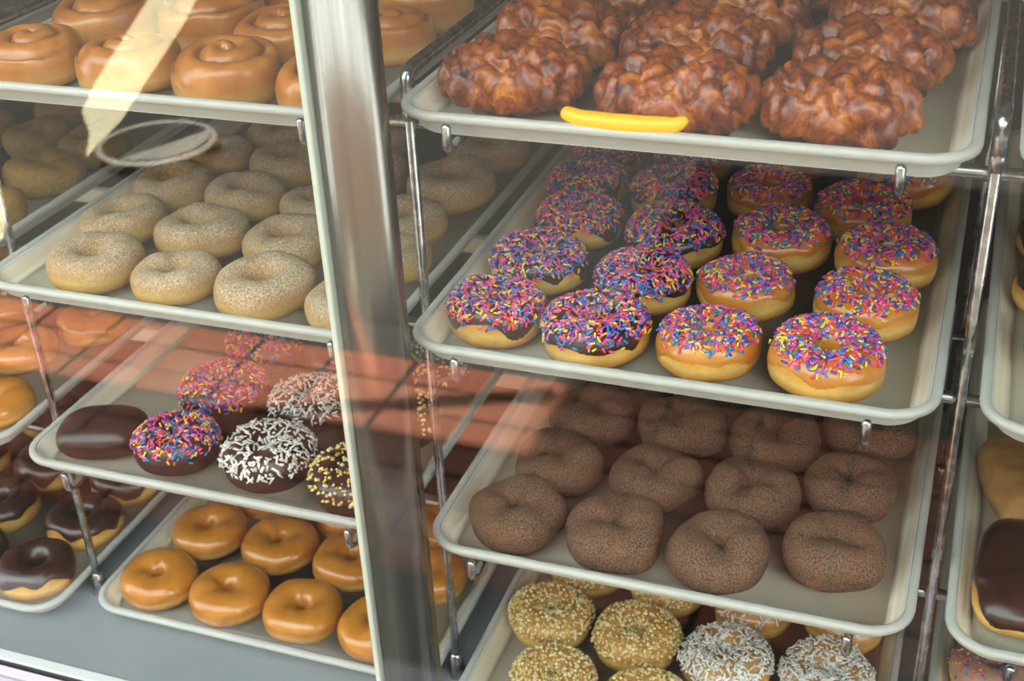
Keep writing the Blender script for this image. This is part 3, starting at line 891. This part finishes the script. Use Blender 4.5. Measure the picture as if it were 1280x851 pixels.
PASTRIES = {
    (1, 1): [
        (0.084, 0.080, 0.114, 'fritter', 0),
        (0.224, 0.062, 0.121, 'fritter', 0),
        (0.350, 0.073, 0.116, 'fritter', 0),
        (0.087, 0.194, 0.117, 'fritter', 1),
        (0.215, 0.185, 0.120, 'fritter', 1),
        (0.360, 0.184, 0.119, 'fritter', 1),
        (0.100, 0.324, 0.110, 'fritter', 2),
        (0.232, 0.298, 0.121, 'fritter', 2),
        (0.377, 0.301, 0.117, 'fritter', 2),
        (0.168, 0.461, 0.106, 'fritter', 3),
        (0.293, 0.419, 0.102, 'fritter', 3),
        (0.384, 0.464, 0.104, 'fritter', 3),
    ],
    (2, 1): [
        (0.064, 0.056, 0.090, 'choc_sprinkle', 0),
        (0.162, 0.047, 0.093, 'choc_sprinkle', 0),
        (0.261, 0.051, 0.090, 'glazed_sprinkle', 0),
        (0.361, 0.050, 0.097, 'glazed_sprinkle', 0),
        (0.072, 0.157, 0.092, 'choc_sprinkle', 1),
        (0.178, 0.145, 0.090, 'choc_sprinkle', 1),
        (0.273, 0.159, 0.090, 'glazed_sprinkle', 1),
        (0.380, 0.150, 0.093, 'glazed_sprinkle', 1),
        (0.081, 0.260, 0.086, 'choc_sprinkle', 2),
        (0.184, 0.248, 0.096, 'choc_sprinkle', 2),
        (0.287, 0.263, 0.096, 'glazed_sprinkle', 2),
        (0.389, 0.251, 0.095, 'glazed_sprinkle', 2),
        (0.062, 0.351, 0.087, 'choc_sprinkle', 3),
        (0.159, 0.346, 0.093, 'choc_sprinkle', 3),
        (0.256, 0.375, 0.090, 'glazed_sprinkle', 3),
        (0.356, 0.348, 0.096, 'glazed_sprinkle', 3),
        (0.059, 0.441, 0.080, 'choc_sprinkle', 4),
        (0.159, 0.442, 0.086, 'choc_sprinkle', 4),
        (0.270, 0.487, 0.083, 'glazed', 4),
        (0.387, 0.447, 0.098, 'glazed_sprinkle', 4),
    ],
    (3, 1): [
        (0.080, 0.044, 0.093, 'cinnamon', 0),
        (0.179, 0.045, 0.096, 'cinnamon', 0),
        (0.280, 0.045, 0.097, 'cinnamon', 0),
        (0.381, 0.077, 0.097, 'cinnamon', 0),
        (0.092, 0.140, 0.093, 'cinnamon', 1),
        (0.193, 0.141, 0.092, 'cinnamon', 1),
        (0.292, 0.144, 0.094, 'cinnamon', 1),
        (0.382, 0.181, 0.094, 'cinnamon', 1),
        (0.099, 0.237, 0.094, 'cinnamon', 2),
        (0.198, 0.239, 0.097, 'cinnamon', 2),
        (0.298, 0.242, 0.095, 'cinnamon', 2),
        (0.390, 0.282, 0.099, 'cinnamon', 2),
        (0.127, 0.328, 0.090, 'cinnamon', 3),
        (0.219, 0.333, 0.088, 'cinnamon', 3),
        (0.310, 0.335, 0.086, 'cinnamon', 3),
    ],
    (4, 1): [
        (0.097, 0.080, 0.093, 'peanut', 0),
        (0.205, 0.076, 0.091, 'peanut', 0),
        (0.273, 0.161, 0.098, 'coconut', 0),
        (0.381, 0.169, 0.098, 'coconut', 0),
        (0.063, 0.177, 0.094, 'peanut', 1),
        (0.167, 0.173, 0.096, 'peanut', 1),
        (0.284, 0.266, 0.093, 'coconut_glazed', 1),
        (0.386, 0.275, 0.093, 'coconut_glazed', 1),
        (0.077, 0.280, 0.094, 'peanut', 2),
        (0.181, 0.277, 0.094, 'peanut', 2),
    ],
    (1, 0): [
        (-0.412, 0.085, 0.098, 'roll', 0),
        (-0.302, 0.082, 0.098, 'roll', 0),
        (-0.198, 0.082, 0.101, 'roll', 0),
        (-0.098, 0.080, 0.088, 'roll', 0),
        (-0.408, 0.199, 0.110, 'roll', 1),
        (-0.298, 0.228, 0.110, 'roll', 1),
        (-0.195, 0.188, 0.102, 'roll', 1),
        (-0.101, 0.226, 0.093, 'roll', 1),
        (-0.360, 0.325, 0.110, 'roll', 2),
        (-0.234, 0.322, 0.110, 'roll', 2),
        (-0.109, 0.330, 0.107, 'roll', 2),
    ],
    (2, 0): [
        (-0.384, 0.071, 0.102, 'sugar', 0),
        (-0.283, 0.065, 0.090, 'sugar', 0),
        (-0.185, 0.070, 0.100, 'sugar', 0),
        (-0.088, 0.063, 0.087, 'sugar', 0),
        (-0.414, 0.169, 0.095, 'sugar', 1),
        (-0.312, 0.161, 0.102, 'sugar', 1),
        (-0.211, 0.168, 0.094, 'sugar', 1),
        (-0.089, 0.155, 0.089, 'sugar', 1),
        (-0.414, 0.268, 0.095, 'sugar', 2),
        (-0.316, 0.262, 0.093, 'sugar', 2),
        (-0.222, 0.261, 0.086, 'sugar', 2),
        (-0.115, 0.246, 0.093, 'sugar', 2),
        (-0.414, 0.363, 0.087, 'sugar', 3),
        (-0.313, 0.361, 0.096, 'sugar', 3),
        (-0.205, 0.353, 0.094, 'sugar', 3),
        (-0.098, 0.346, 0.102, 'sugar', 3),
        (-0.366, 0.443, 0.092, 'sugar', 4),
        (-0.239, 0.443, 0.090, 'sugar', 4),
        (-0.093, 0.449, 0.097, 'sugar', 4),
    ],
    (3, 0): [
        (-0.423, 0.067, 0.097, 'choc_bar', 0),
        (-0.325, 0.063, 0.092, 'cchoc_sprinkle', 0),
        (-0.214, 0.074, 0.097, 'cchoc_coconut', 0),
        (-0.105, 0.064, 0.095, 'cchoc_peanut', 0),
        (-0.330, 0.174, 0.098, 'cchoc_sprinkle', 1),
        (-0.220, 0.181, 0.090, 'cchoc_coconut', 1),
        (-0.113, 0.174, 0.098, 'cchoc_peanut', 1),
        (-0.339, 0.286, 0.094, 'cchoc_sprinkle', 2),
        (-0.228, 0.287, 0.095, 'cchoc_plain', 2),
        (-0.118, 0.286, 0.098, 'cchoc_peanut', 2),
    ],
    (4, 0): [
        (-0.430, 0.111, 0.098, 'glazed', 0),
        (-0.328, 0.111, 0.098, 'glazed', 0),
        (-0.228, 0.110, 0.096, 'glazed', 0),
        (-0.127, 0.111, 0.098, 'glazed', 0),
        (-0.415, 0.212, 0.098, 'glazed', 1),
        (-0.313, 0.212, 0.098, 'glazed', 1),
        (-0.212, 0.209, 0.097, 'glazed', 1),
        (-0.111, 0.211, 0.097, 'glazed', 1),
        (-0.379, 0.307, 0.098, 'glazed', 2),
        (-0.255, 0.301, 0.098, 'glazed', 2),
        (-0.124, 0.312, 0.098, 'glazed', 2),
    ],
    (2, -1): [
        (-0.586, 0.156, 0.088, 'oldfashioned', 0),
        (-0.589, 0.258, 0.094, 'oldfashioned', 1),
        (-0.667, 0.204, 0.087, 'oldfashioned', 1),
        (-0.676, 0.359, 0.086, 'oldfashioned', 2),
        (-0.586, 0.352, 0.088, 'oldfashioned', 2),
        (-0.765, 0.367, 0.085, 'oldfashioned', 3),
        (-0.699, 0.454, 0.091, 'oldfashioned', 3),
        (-0.905, 0.088, 0.090, 'oldfashioned', 0),
        (-0.800, 0.088, 0.090, 'oldfashioned', 0),
        (-0.695, 0.088, 0.090, 'oldfashioned', 0),
        (-0.905, 0.285, 0.090, 'oldfashioned', 2),
        (-0.905, 0.390, 0.090, 'oldfashioned', 3),
    ],
    (3, -1): [
        (-0.585, 0.085, 0.087, 'glazed', 0),
        (-0.635, 0.197, 0.094, 'glazed', 1),
        (-0.683, 0.117, 0.085, 'glazed', 1),
        (-0.589, 0.285, 0.095, 'glazed', 2),
        (-0.743, 0.291, 0.095, 'glazed', 2),
        (-0.905, 0.088, 0.093, 'glazed', 0),
        (-0.800, 0.088, 0.093, 'glazed', 0),
        (-0.905, 0.285, 0.093, 'glazed', 2),
        (-0.905, 0.390, 0.093, 'glazed', 3),
        (-0.800, 0.390, 0.093, 'glazed', 3),
        (-0.695, 0.390, 0.093, 'glazed', 3),
    ],
    (4, -1): [
        (-0.589, 0.079, 0.095, 'choc_iced', 0),
        (-0.688, 0.079, 0.094, 'choc_iced', 0),
        (-0.591, 0.180, 0.098, 'choc_iced', 1),
        (-0.722, 0.175, 0.102, 'choc_iced', 1),
        (-0.591, 0.281, 0.098, 'choc_iced', 2),
        (-0.715, 0.280, 0.102, 'choc_iced', 2),
        (-0.833, 0.259, 0.102, 'choc_iced', 3),
        (-0.905, 0.088, 0.096, 'choc_iced', 0),
        (-0.800, 0.088, 0.096, 'choc_iced', 0),
        (-0.905, 0.390, 0.096, 'choc_iced', 3),
        (-0.800, 0.390, 0.096, 'choc_iced', 3),
        (-0.695, 0.390, 0.096, 'choc_iced', 3),
    ],
    (2, 2): [
        (0.555, 0.130, 0.082, 'choc_iced', 0),
        (0.545, 0.231, 0.082, 'choc_iced', 1),
        (0.545, 0.341, 0.082, 'choc_iced', 2),
        (0.660, 0.080, 0.083, 'choc_iced', 0),
        (0.770, 0.080, 0.083, 'choc_iced', 0),
        (0.880, 0.080, 0.083, 'choc_iced', 0),
        (0.660, 0.190, 0.083, 'choc_iced', 1),
        (0.770, 0.190, 0.083, 'choc_iced', 1),
        (0.880, 0.190, 0.083, 'choc_iced', 1),
        (0.660, 0.300, 0.083, 'choc_iced', 2),
        (0.770, 0.300, 0.083, 'choc_iced', 2),
        (0.880, 0.300, 0.083, 'choc_iced', 2),
    ],
    (3, 2): [
        (0.540, 0.088, 0.080, 'long_bar', 0),
        (0.545, 0.226, 0.085, 'twist', 1),
        (0.650, 0.100, 0.088, 'long_bar', 0),
        (0.830, 0.100, 0.088, 'long_bar', 0),
    ],
    (4, 2): [
        (0.549, 0.233, 0.090, 'pink_sprinkle', 0),
        (0.660, 0.130, 0.090, 'pink_sprinkle', 1),
        (0.770, 0.130, 0.090, 'pink_sprinkle', 1),
        (0.880, 0.130, 0.090, 'pink_sprinkle', 1),
        (0.660, 0.235, 0.090, 'pink_sprinkle', 2),
        (0.770, 0.235, 0.090, 'pink_sprinkle', 2),
        (0.880, 0.235, 0.090, 'pink_sprinkle', 2),
    ],
}
LOOK = {'fritter': ('apple_fritter', 'craggy glazed apple fritter', 'fritter'), 'choc_sprinkle': ('sprinkle_doughnut', 'chocolate-iced doughnut with rainbow sprinkles', 'doughnut'),
        'glazed_sprinkle': ('sprinkle_doughnut', 'glazed doughnut with rainbow sprinkles', 'doughnut'), 'glazed': ('glazed_doughnut', 'golden glazed ring doughnut', 'doughnut'),
        'cinnamon': ('cinnamon_doughnut', 'brown cinnamon-sugar doughnut', 'doughnut'), 'peanut': ('peanut_doughnut', 'nut-covered ring doughnut', 'doughnut'),
        'coconut': ('coconut_doughnut', 'coconut-covered ring doughnut', 'doughnut'), 'coconut_glazed': ('coconut_doughnut', 'glazed ring with sparse coconut', 'doughnut'),
        'roll': ('cinnamon_roll', 'glazed spiral cinnamon roll', 'pastry'), 'sugar': ('sugar_doughnut', 'white sugared ring doughnut', 'doughnut'),
        'choc_bar': ('chocolate_doughnut', 'plain oval chocolate doughnut', 'doughnut'), 'cchoc_sprinkle': ('sprinkle_doughnut', 'dark chocolate sprinkle doughnut', 'doughnut'),
        'cchoc_coconut': ('coconut_doughnut', 'dark chocolate coconut doughnut', 'doughnut'), 'cchoc_peanut': ('peanut_doughnut', 'dark chocolate nut doughnut', 'doughnut'),
        'cchoc_plain': ('chocolate_doughnut', 'plain dark chocolate ring doughnut', 'doughnut'), 'oldfashioned': ('old_fashioned_doughnut', 'yellowish old-fashioned doughnut', 'doughnut'),
        'choc_iced': ('chocolate_iced_doughnut', 'chocolate-iced golden ring doughnut', 'doughnut'), 'pink_sprinkle': ('sprinkle_doughnut', 'pale-iced doughnut with fine sprinkles', 'doughnut'),
        'long_bar': ('chocolate_bar_doughnut', 'long chocolate-iced bar doughnut', 'doughnut'), 'twist': ('twist_doughnut', 'tan twisted doughnut', 'doughnut')}
TNAME = {(1, 1): 'the fritter tray', (2, 1): 'the sprinkle tray', (3, 1): 'the cinnamon tray', (4, 1): 'the nut tray', (1, 0): 'the roll tray', (2, 0): 'the sugared tray',
         (3, 0): 'the assorted tray', (4, 0): 'the bottom glazed tray', (2, -1): 'the old-fashioned tray', (3, -1): 'the third-shelf glazed tray',
         (4, -1): 'the bottom chocolate tray', (2, 2): 'the second-shelf chocolate tray', (3, 2): 'the bar tray', (4, 2): 'the pale-iced tray'}
GROUP = {(1, 1): 'apple fritters on the top shelf', (2, 1): 'rainbow sprinkle doughnuts', (3, 1): 'cinnamon-sugar doughnuts', (4, 1): 'nut and coconut doughnuts', (1, 0): 'cinnamon rolls',
         (2, 0): 'sugared ring doughnuts', (3, 0): 'assorted chocolate doughnuts', (4, 0): 'glazed rings on the bottom tray', (2, -1): 'old-fashioned doughnuts',
         (3, -1): 'glazed rings on the third shelf', (4, -1): 'chocolate-iced rings on the bottom tray', (2, 2): 'chocolate-iced rings on the second shelf', (3, 2): 'bar doughnuts', (4, 2): 'doughnuts under the bars'}
ORD = ['nearest', 'second from', 'third from', 'fourth from', 'fifth from', 'sixth from', 'seventh from']
ROWN = ['front row', 'second row', 'third row', 'fourth row', 'fifth row', 'sixth row', 'seventh row']

def build_pastries():
    rnd = random.Random(4)
    cnt = {}
    for key, items in PASTRIES.items():
        xl, yf, zr = TRAYS[key]
        zf = zr - TRAY_H + 0.0032
        for it in items:
            x, y, D, kd, row = it
            name, look, cat = LOOK[kd]
            mates = sorted([q for q in items if q[4] == row], key=lambda q: abs(q[0] + 0.01))
            k = mates.index(it)
            if not TNAME[key]: label = look
            elif len(mates) > 1: label = '%s, %s of %s, %s the steel post' % (look, ROWN[row], TNAME[key], ORD[k] if k else 'nearest')
            else: label = '%s, alone in the %s of %s' % (look, ROWN[row], TNAME[key])
            var = KINDS[kd]
            ci = cnt.get(kd, 0); cnt[kd] = ci + 1
            parts = var[ci % len(var)]
            t = thing(name, label, cat, (x, y, zf), GROUP[key])
            s = D / 0.1 if kd not in ('long_bar', 'twist') else 1.0
            t.scale = (s, s, s)
            if kd == 'fritter':
                t.rotation_euler = (0, 0, rnd.uniform(-0.16, 0.16) + (PI if rnd.random() < 0.5 else 0))
                t.scale = (s * 0.96, s * 1.0, s * 1.2)
            elif kd == 'choc_bar': t.rotation_euler = (0, 0, 0.35)
            elif kd == 'long_bar': t.rotation_euler = (0, 0, -0.05)
            elif kd == 'twist': t.rotation_euler = (0, 0, 0.3)
            else:
                tx, ty = rnd.gauss(0, 0.03), rnd.gauss(0, 0.03)
                t.rotation_euler = (tx, ty, rnd.uniform(0, 2 * PI))
                t.location.z += 0.5 * D * math.hypot(tx, ty)
            for pn, me, kind in parts:
                o = link(pn, me, t)
                if kind: o['kind'] = kind

def build_extras():
    # yellow plastic strip lying along the front lip of the fritter tray
    pts = [Vector(q) for q in ((0.152, 0.004, 0.6755), (0.165, 0.001, 0.6725), (0.190, 0.0, 0.6715), (0.215, 0.0, 0.6720), (0.238, 0.001, 0.6735), (0.2465, 0.003, 0.6775))]
    dense = []
    for i in range(len(pts) - 1):
        for k in range(4): dense.append(pts[i].lerp(pts[i + 1], k / 4))
    dense.append(pts[-1])
    n = len(dense)
    rad = [0.0040 + 0.0042 * math.sin(PI * min(1, (i + 2) / (n + 1))) ** 0.7 for i in range(n)]
    v, f = tube(dense, rad, 12)
    tag(obj('plastic_strip', v, f, M['yellow_plastic']), 'curved bright yellow plastic strip on the fritter tray front lip', 'plastic strip')

build_setting()
build_case()
build_rack()
build_trays()
build_kinds()
build_pastries()
build_extras()
